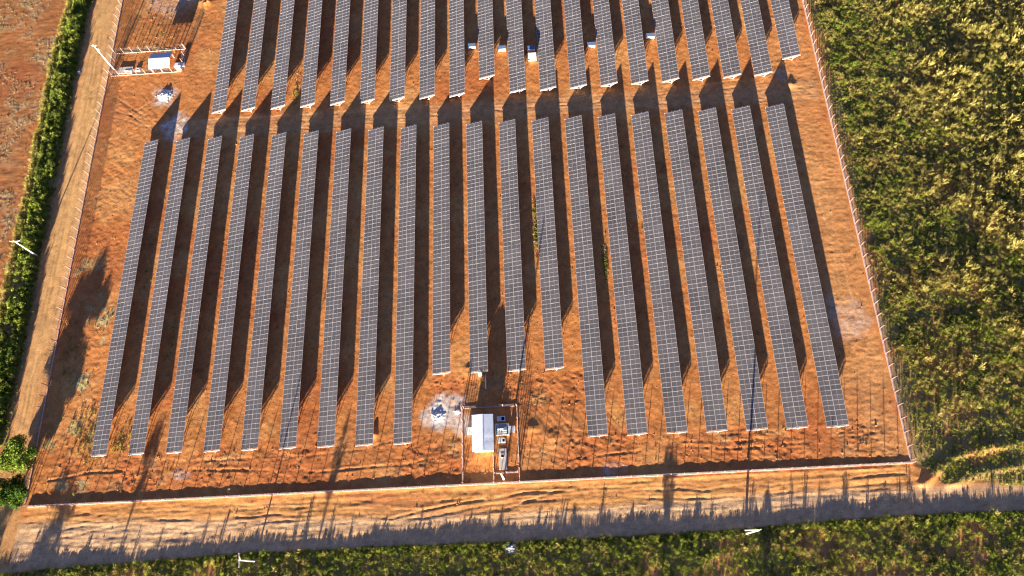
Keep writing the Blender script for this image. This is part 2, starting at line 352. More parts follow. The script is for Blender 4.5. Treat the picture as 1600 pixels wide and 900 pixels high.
def thing(name, label, cat, loc=(0, 0, 0), rz=0, group=None):
    o = bpy.data.objects.new(name, None); COL.objects.link(o); o.location = loc; o.rotation_euler = (0, 0, rz)
    o.empty_display_size = .5
    o['label'] = label; o['category'] = cat
    if group: o['group'] = group
    return o
def npmesh(name, V, F, mats, mi=None, smooth=False):
    """V (n,3), F (m,4) or (m,3)"""
    me = bpy.data.meshes.new(name); k = F.shape[1]
    me.vertices.add(len(V)); me.vertices.foreach_set('co', np.ascontiguousarray(V, dtype=np.float32).ravel())
    me.loops.add(F.size); me.loops.foreach_set('vertex_index', np.ascontiguousarray(F, dtype=np.int32).ravel())
    me.polygons.add(len(F)); me.polygons.foreach_set('loop_start', np.arange(len(F), dtype=np.int32) * k)
    for m in (mats if isinstance(mats, (list, tuple)) else [mats]): me.materials.append(m)
    if mi is not None: me.polygons.foreach_set('material_index', np.asarray(mi, dtype=np.int32))
    me.polygons.foreach_set('use_smooth', np.full(len(F), smooth))
    me.update(calc_edges=True); return me
ORD = "first second third fourth fifth sixth seventh eighth ninth tenth eleventh twelfth thirteenth fourteenth fifteenth sixteenth seventeenth eighteenth nineteenth twentieth".split()

# ------------------------------------------------------------ ground, road, track
def grow(a, step, lim, sgn):
    o = []; p = a; s = step
    while abs(p - a) < lim: p += sgn * s; o.append(p); s *= 1.35
    return o
D = .25
xs = np.array(sorted(grow(-166, 1, 3500, -1)) + list(np.arange(-166, -140, .6)) + list(np.arange(-140, 84, D)) + list(np.arange(84, 142, .9)) + grow(142, 1, 3500, 1))
ys = np.array(sorted(grow(-6, 1, 3500, -1)) + list(np.arange(-6, 8, .6)) + list(np.arange(8, 172, D)) + grow(172, .6, 3500, 1))
gx, gy = np.meshgrid(xs, ys, indexing='ij'); X = gx.ravel(); Y = gy.ravel()
mk = masks(X, Y)
far = 1 - np.clip((np.maximum(np.abs(X) - 180, np.abs(Y - 85) - 130)) / 60, 0, 1)
Z = ground_h(X, Y, mk) * far
C = ground_col(X, Y, mk)
V = np.stack([X, Y, Z], 1)
nx, ny = len(xs), len(ys)
idx = np.arange(nx * ny).reshape(nx, ny)
F = np.stack([idx[:-1, :-1], idx[1:, :-1], idx[1:, 1:], idx[:-1, 1:]], -1).reshape(-1, 4)
fx = X[F].mean(1); fy = Y[F].mean(1)
zone = np.zeros(len(F), int)                       # 0 ground, 1 near road, 2 left track, 3 left field
zone[(fy > veg_edge(fx)) & (fy < road_top(fx) + 1)] = 1
zone[(fx > hedge_r(fy)) & (fx < FENCE_L - .2) & (fy >= road_top(fx) + 1)] = 2
zone[(fx < hedge_l(fy)) & (fy > veg_edge(fx) + 10)] = 3
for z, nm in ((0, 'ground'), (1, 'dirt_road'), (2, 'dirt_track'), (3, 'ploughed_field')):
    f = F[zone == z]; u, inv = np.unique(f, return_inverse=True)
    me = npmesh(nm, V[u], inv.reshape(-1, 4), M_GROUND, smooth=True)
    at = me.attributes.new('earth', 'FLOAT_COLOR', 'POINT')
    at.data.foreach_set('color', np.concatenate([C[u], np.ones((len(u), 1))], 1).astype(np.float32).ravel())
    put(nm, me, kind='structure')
del V, F, gx, gy

# ------------------------------------------------------------ solar arrays
TW, TR_, Z0 = 4.372, 1.347, .66                    # table width on plan, rise, height of the low edge
TL = math.hypot(TW, TR_); ux, uz = TW / TL, TR_ / TL
MP = 1.1340                                        # module pitch along the row
ML, MW = TL / 2 - .010, 1.118
def module_mesh():
    b = MB(); L2, W2 = ML / 2, MW / 2; t = .035; e = .030
    def P(a, y, h): return (a * ux - h * uz, y, a * uz + h * ux)
    def slab(a0, a1, y0, y1, h0, h1, mi):
        i = len(b.v)
        b.v += [P(a0, y0, h0), P(a1, y0, h0), P(a1, y1, h0), P(a0, y1, h0), P(a0, y0, h1), P(a1, y0, h1), P(a1, y1, h1), P(a0, y1, h1)]
        for q in ((3, 2, 1, 0), (4, 5, 6, 7), (0, 1, 5, 4), (1, 2, 6, 5), (2, 3, 7, 6), (3, 0, 4, 7)):
            b.f.append(tuple(i + k for k in q)); b.m.append(mi)
    slab(-L2, L2, -W2, -W2 + e, -t, 0, 1); slab(-L2, L2, W2 - e, W2, -t, 0, 1)
    slab(-L2, -L2 + e, -W2 + e, W2 - e, -t, 0, 1); slab(L2 - e, L2, -W2 + e, W2 - e, -t, 0, 1)
    # laminate: two cell fields with the pale gap between them
    y0, y1 = -W2 + e, W2 - e; g = .022; h = -.006
    b.quad(P(-L2 + e, y0, h), P(-g, y0, h), P(-g, y1, h), P(-L2 + e, y1, h), 0)
    b.quad(P(g, y0, h), P(L2 - e, y0, h), P(L2 - e, y1, h), P(g, y1, h), 0)
    b.quad(P(-g, y0, h), P(g, y0, h), P(g, y1, h), P(-g, y1, h), 2)
    b.quad(P(-L2 + e, y1, h - .02), P(L2 - e, y1, h - .02), P(L2 - e, y0, h - .02), P(-L2 + e, y0, h - .02), 1)
    return b.mesh('solar_panel', [M_CELL, M_ALU, M_BUS])
ME_MOD = module_mesh()
def frame_mesh():
    b = MB(); px = TW * .60
    b.bar((-.02, 0, -.10), (TW + .02, 0, TR_ - .10 + .01), .09, .13)
    b.bar((px, 0, -Z0 - .6), (px, 0, TR_ * .60 - .15), .13, .13)
    b.bar((px, 0, -Z0 + .25), (TW * .20, 0, TR_ * .20 - .16), .06, .06)
    b.bar((px, 0, -Z0 + .5), (TW * .86, 0, TR_ * .86 - .16), .06, .06)
    return b.mesh('support_frame', M_GALV)
ME_FR = frame_mesh()
PURLIN = {}
def purlin_mesh(n):
    if n not in PURLIN:
        b = MB(); b.bar((0, -.42, 0), (0, n * MP + .42, 0), .06, .09); PURLIN[n] = b.mesh('purlin', M_GALV)
    return PURLIN[n]
def array(x, yb, n, label, group, zc=0.):
    t = thing('solar_array', label, 'solar array', (x, yb, Z0 + zc), 0, group)
    for j in range(n):
        y = (j + .5) * MP
        for a in (TL * .25, TL * .75):
            o = put('solar_panel', ME_MOD, t, (a * ux, y, a * uz + random.uniform(-.004, .004)))
            o.rotation_euler = (random.gauss(0, .003), random.gauss(0, .003), 0)
    for a in (.14, .42, .60, .88):
        put('purlin', purlin_mesh(n), t, (TW * a + .02, 0, TR_ * a - .075))
    k = max(2, round(n * MP / 5.6)); L = n * MP + .4
    for j in range(k + 1): put('support_frame', ME_FR, t, (0, -.22 + L * j / k, -.02))
    return t
X0, PL, YT = -105.446, 8.7787, 115.16
for k in range(20):
    short = 9 <= k <= 12
    yt = YT - .053 * k; n = 60 if short else 74
    side = "long" if not short else "shorter"
    ex = "" if not short else " behind the yard"
    array(X0 + PL * k, yt - n * MP, n, f"{side} row of solar panels, {ORD[k]} from the left in the near block{ex}", 'rows of solar panels in the near block')
UX0, PU, UYB = -87.885, 8.223, 123.86
for k in range(20):
    x = UX0 + PU * k; yb = UYB + .05 * k
    if k == 9: yb = 129.5
    if k == 19: yb = 129.6
    top = np.interp(x, [-121, 78], [166.8, 149.5]) + 7
    n = int(math.ceil((top - yb) / MP))
    ex = ", end set back" if k in (9, 19) else ""
    array(x, yb, n, f"row of solar panels, {ORD[k]} from the left in the far block{ex}", 'rows of solar panels in the far block')

# ------------------------------------------------------------ fences
def post_mesh(sgn):
    b = MB(); b.bar((0, 0, -.3), (0, 0, 2.1), .12, .12); b.bar((0, 0, 2.08), (sgn * .3, 0, 2.42), .08, .08); return b.mesh('post', M_POST)
ME_POST = {s: post_mesh(s) for s in (-1, 0, 1)}
def net_mesh(L):
    """one bay of diamond wire netting with its tension wires, along +y"""
    b = MB(); H = 2.05; s = .34; n = int((L + H) / s)
    for k in range(n + 1):
        c = -H + k * s
        for up in (1, -1):
            p, q = (c, 0), (c + H, H)
            y0, z0, y1, z1 = c, 0., c + H, H
            if y0 < 0: z0 += -y0; y0 = 0
            if y1 > L: z1 -= y1 - L; y1 = L
            if z1 - z0 < .05: continue
            if up < 0: y0, y1 = L - y0, L - y1
            b.bar((0, y0, z0 + .08), (0, y1, z1 + .08), .005, .005, cap=False)
    for z in (.1, .75, 1.4, 2.1): b.bar((0, 0, z), (0, L, z), .009, .009, cap=False)
    return b.mesh('wire_net', M_WIRE)
NETS = {}
def fence(p, q, label, spacing=2.8, arm=1, plinth=(.22, .22), group=None, net=True):
    p = Vector((*p, 0)); q = Vector((*q, 0)); d = q - p; L = d.length; n = max(1, round(L / spacing)); s = L / n
    rz = math.atan2(d.y, d.x) - math.pi / 2
    t = thing('wire_fence', label, 'fence', p, rz, group)
    key = round(s, 3)
    if key not in NETS: NETS[key] = net_mesh(s)
    dr = d.normalized()
    for k in range(n + 1):
        w = p + dr * (s * k); put('post', ME_POST[arm], t, (0, s * k, gz(w.x, w.y)), rz=random.gauss(0, .05))
        if k < n and net: put('wire_net', NETS[key], t, (.0, s * k, gz(w.x, w.y)))
    if plinth:
        b = MB(); w, h = plinth; m = int(L / .7)
        for k in range(m + 1):
            c = p + dr * (L * k / m); zz = gz(c.x, c.y); jit = random.gauss(0, .012)
            b.v += [(-w / 2, L * k / m, -.3), (-w / 2, L * k / m, h + zz * .5 + jit), (w / 2, L * k / m, h + zz * .5 + jit), (w / 2, L * k / m, -.3)]
        for k in range(m):
            for j in range(3):
                i = k * 4 + j; b.f.append((i, i + 1, i + 5, i + 4)); b.m.append(0)
        b.f.append((3, 2, 1, 0)); b.m.append(0); b.f.append((m * 4, m * 4 + 1, m * 4 + 2, m * 4 + 3)); b.m.append(0)
        b.build('concrete_kerb', M_PLINTH, t)
    return t
fence((-118.6, 20.5), (78.2, 21.7), "long pale wire fence along the near side of the solar farm beside the road", 2.9, 1, (.34, .24))
fence((-119.3, 20.9), (-120.4, 176), "pale wire fence between the dirt track and the left side of the solar farm", 2.75, -1, (.20, .15))
fence((78.0, 22.2), (77.4, 158), "pinkish post and wire fence between bare earth and the overgrown field", 3.0, 1, (.30, .20))
# near transformer yard
fence((-19.6, 21.5), (-19.6, 38.1), "left side fence of the near transformer yard, beside the white lime heap", 2.7, 0, (.16, .16), 'fences of the near transformer yard')
fence((-19.2, 38.3), (-7.2, 38.3), "far side fence of the near transformer yard, facing the shorter panel rows", 2.9, 0, (.16, .12), 'fences of the near transformer yard')
fence((-7.0, 21.4), (-7.0, 38.1), "right side fence of the near transformer yard", 2.8, 0, (.16, .16), 'fences of the near transformer yard')
fence((-12.7, 21.4), (-12.7, 27.2), "short middle fence running from the front fence to the white roofed building", 2.8, 0, (.16, .16), 'fences of the near transformer yard')
fence((-12.4, 23.3), (-7.3, 23.4), "short cross fence behind the pale pole in the near transformer yard", 2.5, 0, (.14, .12), 'fences of the near transformer yard')
# far transformer yard
fence((-119.2, 139.0), (-98.8, 139.0), "near side fence of the far transformer yard", 2.6, 0, (.14, .1), 'fences of the far transformer yard')
fence((-119.2, 146.9), (-98.6, 146.9), "far side fence of the far transformer yard, behind the white shelter roof", 2.6, 0, (.14, .1), 'fences of the far transformer yard')
fence((-98.5, 139.2), (-98.3, 146.7), "right end fence of the far transformer yard, nearest the panels", 2.5, 0, (.14, .1), 'fences of the far transformer yard')
fence((-118.9, 139.3), (-118.9, 146.6), "left end fence of the far transformer yard beside the tall leaning pole", 2.4, 0, (.14, .1), 'fences of the far transformer yard')

# ------------------------------------------------------------ buildings and yard equipment
M_ROOF_SHADE = mat('shade_tinted_roof_sheet', (.56, .63, .70), .6, spec=.3, noise=.05, nscale=.7)  # back slope of the white shelter roof, bluish sky shade put into the colour
def gable(x0, x1, y0, y1, eave, ridge, along, label, ov=.3, farmat=None, walls=True):
    t = thing('service_building' if walls else 'open_shelter', label, 'building' if walls else 'shelter', ((x0 + x1) / 2, (y0 + y1) / 2, 0))
    a, b_ = (x1 - x0) / 2, (y1 - y0) / 2; th = .06
    if along == 'y': hw, hl = a, b_
    else: hw, hl = b_, a
    def tr(u, v, z): return (u, v, z) if along == 'y' else (v, u, z)     # u across, v along the ridge
    w, l = hw - ov, hl - ov; sl = (ridge - eave) / hw
    zw = ridge - sl * w - .02
    if not walls:
        for u in (-w, w):
            for v in (-l, 0, l):
                m = MB(); m.bar(tr(u, v, -.2), tr(u, v, zw), .14, .14); m.build('column', M_GALV, t)
            m = MB(); m.bar(tr(u, -l, zw - .06), tr(u, l, zw - .06), .1, .12); m.build('eave_beam', M_GALV, t)
    for s_, nm in ((-1, 'side_wall'), (1, 'side_wall')) if walls else ():
        m = MB(); p = [tr(s_ * w, -l, -.2), tr(s_ * w, l, -.2), tr(s_ * w, l, zw), tr(s_ * w, -l, zw)]
        q = [tr(s_ * (w - .15), -l, -.2), tr(s_ * (w - .15), l, -.2), tr(s_ * (w - .15), l, zw), tr(s_ * (w - .15), -l, zw)]
        m.v += p + q
        for f in ((0, 1, 2, 3), (7, 6, 5, 4), (3, 2, 6, 7), (0, 3, 7, 4), (1, 0, 4, 5), (2, 1, 5, 6)): m.f.append(f); m.m.append(0)
        m.build(nm, M_CONCW, t)
    for s_ in (-1, 1) if walls else ():
        m = MB(); P = [(-w + .15, -.2), (w - .15, -.2), (w - .15, zw), (0, ridge - .03), (-w + .15, zw)]
        m.v += [tr(u, s_ * l, z) for u, z in P] + [tr(u, s_ * (l - .15), z) for u, z in P]
        m.f.append((0, 1, 2, 3, 4)); m.m.append(0); m.f.append((9, 8, 7, 6, 5)); m.m.append(0)
        for k in range(5): m.f.append((k, (k + 1) % 5, 5 + (k + 1) % 5, 5 + k)); m.m.append(0)
        m.build('gable_wall', M_CONCW, t)
    for s_ in (-1, 1):
        # corrugated sheets: one sheet every metre, each a ribbed strip laid proud of its neighbour
        nsh = max(2, round(2 * hl / 1.0)); ws = 2 * hl / nsh
        for k in range(nsh):
            m = MB(); v0 = -hl + k * ws; lift = .003 * (k % 2); nr = 5
            prof = []
            for r in range(nr + 1):
                vv = v0 + ws * r / nr; prof.append((vv, 0)); 
                if r < nr: prof.append((vv + ws / nr * .3, .0)); prof.append((vv + ws / nr * .42, .03)); prof.append((vv + ws / nr * .6, .03)); prof.append((vv + ws / nr * .72, 0))
            for (vv, dz) in prof:
                m.v += [tr(0, vv, ridge + dz + lift + .02), tr(s_ * hw, vv, eave + dz + lift + .02), tr(0, vv, ridge + dz + lift - th + .02), tr(s_ * hw, vv, eave + dz + lift - th + .02)]
            for j in range(len(prof) - 1):
                i = 4 * j; m.f += [(i, i + 1, i + 5, i + 4), (i + 6, i + 7, i + 3, i + 2), (i + 1, i + 3, i + 7, i + 5)]; m.m += [0, 0, 0]
            m.f += [(0, 2, 3, 1)]; m.m += [0]; i = 4 * (len(prof) - 1); m.f += [(i, i + 1, i + 3, i + 2)]; m.m += [0]
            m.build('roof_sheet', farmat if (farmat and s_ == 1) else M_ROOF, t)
    m = MB(); m.bar(tr(0, -hl, ridge + .06), tr(0, hl, ridge + .06), .30, .05); m.build('ridge_cap', M_ROOF, t)
    if not walls: return t
    m = MB()
    u0 = w + .012
    def flat(u, v0, v1, z0, z1, mi=0): m.quad(tr(u, v0, z0), tr(u, v1, z0), tr(u, v1, z1), tr(u, v0, z1), mi)
    m.v += []; s0 = 1 if along == 'y' else -1
    def slab(u, du, v0, v1, z0, z1):
        c = [tr(u, v0, z0), tr(u, v1, z0), tr(u, v1, z1), tr(u, v0, z1), tr(u + du, v0, z0), tr(u + du, v1, z0), tr(u + du, v1, z1), tr(u + du, v0, z1)]
        i = len(m.v); m.v.extend(c)
        for q in ((0, 1, 2, 3), (7, 6, 5, 4), (3, 2, 6, 7), (0, 3, 7, 4), (1, 0, 4, 5), (2, 1, 5, 6)): m.f.append(tuple(i + k for k in q)); m.m.append(0)
    slab(s0 * (w - .01), s0 * .05, -.6, .6, 0, 2.1); m.build('steel_door', M_GALV, t)
    for v in (-hl * .55, hl * .55):
        m = MB()
        for j in range(5): slab(s0 * (w - .01), s0 * .04, v - .35, v + .35, 1.5 + j * .12, 1.57 + j * .12)
        m.build('vent', M_GALV, t)
    return t
gable(-17.15, -12.35, 27.85, 36.1, 2.7, 3.15, 'y', "building with a white ribbed gable roof in the near transformer yard")
gable(-107.2, -101.2, 139.0, 144.4, 2.0, 2.9, 'x', "open shelter on posts with a white gable roof, shade tinted behind, in the far transformer yard", farmat=M_ROOF_SHADE, walls=False)

def chamber(x0, x1, y0, y1, h, hole, label, group=None, m_=None, rz=0):
    """cable chamber: slab body with an open square hatch, the hatch frame raised"""
    cx, cy = (x0 + x1) / 2, (y0 + y1) / 2; t = thing('cable_chamber', label, 'cable chamber', (cx, cy, gz(cx, cy)), rz, group)
    a, b_ = (x1 - x0) / 2, (y1 - y0) / 2; hx0, hx1, hy0, hy1 = [v for v in hole]
    hx0 -= cx; hx1 -= cx; hy0 -= cy; hy1 -= cy; m_ = m_ or M_CONCW
    m = MB()
    for bx in ((-a, hx0, -b_, b_), (hx1, a, -b_, b_), (hx0, hx1, -b_, hy0), (hx0, hx1, hy1, b_)):
        if bx[1] - bx[0] > .02 and bx[3] - bx[2] > .02: m.box(*bx, -.1, h)
    m.build('chamber_wall', m_, t)
    m = MB(); m.box(hx0, hx1, hy0, hy1, -.1, h - .18); m.build('shaft_floor', M_DARK, t)
    m = MB(); r = .07
    for bx in ((hx0 - r, hx0, hy0 - r, hy1 + r), (hx1, hx1 + r, hy0 - r, hy1 + r), (hx0, hx1, hy0 - r, hy0), (hx0, hx1, hy1, hy1 + r)): m.box(*bx, h + .002, h + .08)
    m.build('hatch_rim', M_WHITE, t)
    return t
chamber(-11.65, -9.75, 34.9, 36.05, .30, (-10.65, -9.95, 35.05, 35.9), "small pale cable chamber with an open hatch, behind the transformer", 'cable chambers')
chamber(-11.55, -9.85, 30.0, 31.15, .26, (-10.55, -10.0, 30.2, 30.95), "small pale cable chamber with an open hatch, in front of the transformer", 'cable chambers')
chamber(-11.5, -9.75, 24.1, 28.7, .22, (-10.95, -10.3, 26.75, 27.45), "long beige concrete vault with a dark square opening near the pole", 'cable chambers', M_CONC)
chamber(-117.2, -113.1, 139.5, 141.7, .28, (-115.2, -113.4, 140.15, 140.4), "long beige concrete vault with a thin slot, in the far transformer yard", 'cable chambers', M_CONC)
chamber(-112.2, -110.9, 140.0, 141.3, .25, (-111.9, -111.2, 140.3, 140.9), "small square chamber with an open hatch between vault and far building", 'cable chambers')
chamber(-101.1, -98.0, 140.6, 141.9, .42, (-99.6, -99.4, 141.0, 141.3), "low white block against the right wall of the far building", 'cable chambers')

def transformer(x, y, w, d, label):
    t = thing('transformer', label, 'transformer', (x, y, gz(x, y)))
    for s_ in (-1, 1):
        m = MB(); m.box(-w / 2, w / 2, s_ * d / 2 - .1, s_ * d / 2 + .1, -.1, .32); m.build('bund_wall', M_CONCW, t)
        m = MB(); m.box(s_ * (w / 2 - .1) - .1, s_ * (w / 2 - .1) + .1, -d / 2 + .1, d / 2 - .1, -.1, .32); m.build('bund_wall', M_CONCW, t)
    m = MB(); m.box(-w / 2 + .2, w / 2 - .2, -d / 2 + .1, d / 2 - .1, -.1, .12); m.build('bund_floor', M_STONE, t)
    m = MB(); m.box(-w * .34, w * .34, -.42, .42, .14, .80, bevel=.05); m.build('tank', M_BLUEG, t)
    for s_ in (-1, 1):
        for k in range(9):
            m = MB(); xx = -w * .30 + k * w * .60 / 8; m.box(xx - .04, xx + .04, s_ * .66 - .22, s_ * .66 + .22, .2, .74); m.build('cooling_fin', M_WHITE, t)
    m = MB(); m.bar((-w * .30, .0, .94), (w * .10, .0, .94), .24, .24, n=10); m.build('oil_drum', M_WHITE, t, smooth=False)
    for k in range(3):
        b = MB(); xx = w * .02 + .3 * k; b.bar((xx, -.22, .80), (xx, -.22, .88), .13, .13, n=8); b.bar((xx, -.22, .88), (xx, -.22, 1.02), .18, .18, n=8, w2=.10); b.build('bushing', M_GLASSI, t)
transformer(-10.55, 33.0, 3.2, 2.5, "grey green transformer with white fins inside a white bund, beside the near building")

def cabinet(x, y, w, d, h, label, cat='cabinet', group=None, roof=M_WHITE, body=M_WHITE, legs=.25, ov=.08):
    t = thing('electrical_cabinet', label, cat, (x, y, gz(x, y)), 0, group)
    m = MB(); m.box(-w / 2, w / 2, -d / 2, d / 2, legs, h, bevel=.02); m.build('cabinet_body', body, t)
    m = MB(); i = 0
    m.v += [(-w / 2 - ov, -d / 2 - ov, h + .004), (w / 2 + ov, -d / 2 - ov, h + .004), (w / 2 + ov, d / 2 + ov, h + .004), (-w / 2 - ov, d / 2 + ov, h + .004),
            (-w / 2 - ov, -d / 2 - ov, h + .05), (w / 2 + ov, -d / 2 - ov, h + .05), (w / 2 + ov, d / 2 + ov, h + .12), (-w / 2 - ov, d / 2 + ov, h + .12)]
    for q in ((3, 2, 1, 0), (4, 5, 6, 7), (0, 1, 5, 4), (1, 2, 6, 5), (2, 3, 7, 6), (3, 0, 4, 7)): m.f.append(q); m.m.append(0)
    m.build('rain_roof', roof, t)
    nd = max(1, round(w / .8))
    for k in range(nd):
        xa = -w / 2 + w * k / nd + .03; xb = -w / 2 + w * (k + 1) / nd - .03
        m = MB(); m.box(xa, xb, -d / 2 - .03, -d / 2 + .005, legs + .06, h - .06); dd = m.build('door', body, t)
        m = MB(); m.box(xb - .10, xb - .06, -d / 2 - .06, -d / 2 - .032, (h + legs) / 2 - .1, (h + legs) / 2 + .1); m.build('handle', M_GALV, dd)
    for sx in (-1, 1):
        for sy in (-1, 1):
            m = MB(); m.box(sx * (w / 2 - .1) - .05, sx * (w / 2 - .1) + .05, sy * (d / 2 - .1) - .05, sy * (d / 2 - .1) + .05, -.2, legs); m.build('leg', M_GALV, t)
    return t
cabinet(-17.95, 32.9, 1.1, 1.5, .6, "white cabinet against the left wall of the near building", legs=.1)
cabinet(-8.25, 32.9, 1.1, 1.3, .5, "pale grey cabinet between the transformer and the right yard fence", body=M_GALV, roof=M_GALV, legs=.1)
cabinet(-99.4, 139.9, 1.3, .8, .9, "small white cabinet at the right end of the far transformer yard", legs=.1)
gI = 'inverter cabinets between the far panel rows'
for x, y, w, lab in ((-15.75, 140.4, 2.1, "inverter cabinet leftmost of the five between the far panel rows"),
                     (-7.35, 139.0, 2.1, "inverter cabinet with a sunlit white front, second from left in the far rows"),
                     (.75, 138.3, 2.1, "inverter cabinet with a shade tinted blue top right behind the big white one"),
                     (17.45, 138.2, 2.0, "inverter cabinet to the right of the big white one in the far rows"),
                     (33.8, 139.9, 2.3, "inverter cabinet rightmost of those between the far panel rows")):
    cabinet(x, y, w, 1.0, 1.25, lab, group=gI, roof=M_TOP_SHADE)
cabinet(.95, 135.3, 2.1, 1.3, 1.75, "big bright white cabinet between the eleventh and twelfth far rows", roof=M_WHITE, legs=.1)
cabinet(-15.2, 45.9, .8, .5, .8, "small white cabinet at the near end of the eleventh panel row", legs=.3)
b = MB(); b.box(-.12, .12, -1.6, 1.6, -.1, .22, bevel=.02)
b.build('concrete_beam', M_CONCW, None, (-14.05, 44.2, gz(-14, 44)), label="thin pale concrete beam lying beside the small white cabinet", category='beam')

# ------------------------------------------------------------ power poles
def pole(x, y, h, label, arm=None, double=False, transformer_=False, r=.34, arm_dir=0):
    t = thing('power_pole', label, 'power pole', (x, y, gz(x, y) - .1), arm_dir, 'concrete power poles around the solar farm')
    b = MB(); b.bar((0, 0, -.5), (0, 0, h), r, r, n=12, w2=r * .55); b.build('shaft', M_POLE, t, smooth=False)
    if double:
        b = MB(); b.bar((-.15, .75, -.5), (0, .12, h * .93), .30, .30, n=10, w2=.16); b.build('prop_shaft', M_POLE, t)
    if arm:
        b = MB(); b.bar((-arm / 2, .14, h - .45), (arm / 2, .14, h - .45), .09, .09); b.build('crossarm', M_POLE, t)
        b = MB(); b.bar((-arm * .3, .14, h - .45), (0, .14, h - 1.2), .05, .05); b.bar((arm * .3, .14, h - .45), (0, .14, h - 1.2), .05, .05); b.build('arm_brace', M_GALV, t)
        for u in (-.46, 0, .46):
            b = MB(); z = h - .39 if u else h
            b.bar((arm * u, .14 if u else 0, z), (arm * u, .14 if u else 0, z + .12), .05, .05, n=6)
            b.bar((arm * u, .14 if u else 0, z + .12), (arm * u, .14 if u else 0, z + .28), .15, .15, n=8, w2=.10); b.build('insulator', M_POLE, t)
    if transformer_:
        b = MB(); b.bar((.1, .45, h - 2.6), (.1, .45, h - 1.6), .5, .5, n=10); b.build('pole_transformer', M_BLUEG, t)
        for u in (-.12, .12):
            b = MB(); b.bar((u + .1, .45, h - 1.6), (u + .1, .45, h - 1.35), .08, .08, n=6); b.build('bushing', M_GLASSI, t)
    return t
pole(-129.2, 83.3, 9.3, "tall pale pole with a wide crossarm rising out of the left hedge", 2.6, r=.36)
pole(-118.6, 141.2, 10.6, "tall pale pole with a small grey transformer, beside the far yard", 1.2, transformer_=True, r=.40)
pole(-65.1, 6.9, 8.9, "pale pole with a crossarm in the weeds by the near road", 2.9, arm_dir=math.pi / 2 + .1)
pole(40.6, 8.5, 11.5, "pale propped pole at the edge of the weeds right of centre", .8, double=True)
pole(-10.5, 22.0, 9.0, "thick pale pole standing just inside the near transformer yard", None, r=.5)

# ------------------------------------------------------------ heaps and rubble
def heap(x, y, rx, ry, h, m_, label, cat, seed, stones=14, name='rubble_pile', smat=None):
    t = thing(name, label, cat, (x, y, gz(x, y) - .05))
    n = 22; u = np.linspace(-1.25, 1.25, n); a, b_ = np.meshgrid(u, u, indexing='ij'); a = a.ravel(); b_ = b_.ravel()
    d = np.sqrt(a * a + b_ * b_) + .25 * fbm(a * 3 + seed, b_ * 3, 1, seed, 2)
    z = h * np.clip(1 - d, -.25, 1) ** 1 * (1 + .5 * fbm(a * 3, b_ * 3, .5, seed + 5, 2))
    idx = np.arange(n * n).reshape(n, n); F = np.stack([idx[:-1, :-1], idx[1:, :-1], idx[1:, 1:], idx[:-1, 1:]], -1).reshape(-1, 4)
    put('heap_body', npmesh('heap_body', np.stack([a * rx, b_ * ry, z], 1), F, m_), t)
    rr = random.Random(seed)
    for k in range(stones):
        th = rr.uniform(0, 6.28); q = rr.uniform(.3, 1.15); s = rr.uniform(.08, .24)
        put('stone', ME_CLOD[k % 3], t, (math.cos(th) * q * rx, math.sin(th) * q * ry, h * max(0, 1 - q) + .04), rz=th, scale=(s, s * .8, s * .7)).active_material_index = 0
    return t
def clod_mesh(seed, m_):
    import bmesh
    bm = bmesh.new(); bmesh.ops.create_icosphere(bm, subdivisions=1, radius=1)
    rr = random.Random(seed)
    for v in bm.verts: v.co *= rr.uniform(.7, 1.2)
    me = bpy.data.meshes.new('clod'); bm.to_mesh(me); bm.free(); me.materials.append(m_); return me
ME_CLOD = [clod_mesh(k, M_RUB) for k in range(3)]
heap(-25.2, 36.9, 2.0, 1.8, .36, M_RUB, "larger pale lime heap beside the near transformer yard", 'rubble pile', 11, 4)
heap(-20.6, 37.6,   .8, .8, .26, M_RUB, "small pale lime heap nearest the near transformer yard fence", 'rubble pile', 12, 2)
heap(-102.3, 130.9, 2.4, 2.2, .5, M_RUB, "round grey white rubble heap below the far transformer yard", 'rubble pile', 13, 40)
heap(-9.4, 7.6, 1.6, 1.5, .7, M_STONE, "grey stone heap in orange earth at the near road edge", 'rubble pile', 14, 26)
heap(-129.2, 141.2, .9, .9, .5, M_STONE, "small grey stone heap at the edge of the left hedge", 'rubble pile', 15, 8)

# ------------------------------------------------------------ plants
def tri_blades(n, h, spread, lean, w, seed, tip=None, droop=.25, base=.12):
    """upright blades; returns V, F(quads)"""
    r = np.random.default_rng(seed); V = []; F = []
    for k in range(n):
        th = r.uniform(0, 6.283); rad = abs(r.normal(0, 1)) * base; L = h * r.uniform(.6, 1.1)
        ln = lean * r.uniform(.2, 1); az = r.uniform(0, 6.283)
        dx, dy = math.cos(th), math.sin(th); px, py = -math.sin(az), math.cos(az)
        pts = []
        for s in (0, .55, 1):
            o = rad + L * ln * s + droop * L * s * s * ln; pts.append((dx * o, dy * o, L * s * (1 - .35 * s * ln)))
        ws = (w * .7, w, (tip or w * .2))
        i = len(V)
        for p, q in zip(pts, ws): V += [(p[0] - px * q / 2, p[1] - py * q / 2, p[2]), (p[0] + px * q / 2, p[1] + py * q / 2, p[2])]
        F += [(i, i + 1, i + 3, i + 2), (i + 2, i + 3, i + 5, i + 4)]
    return np.array(V), np.array(F)
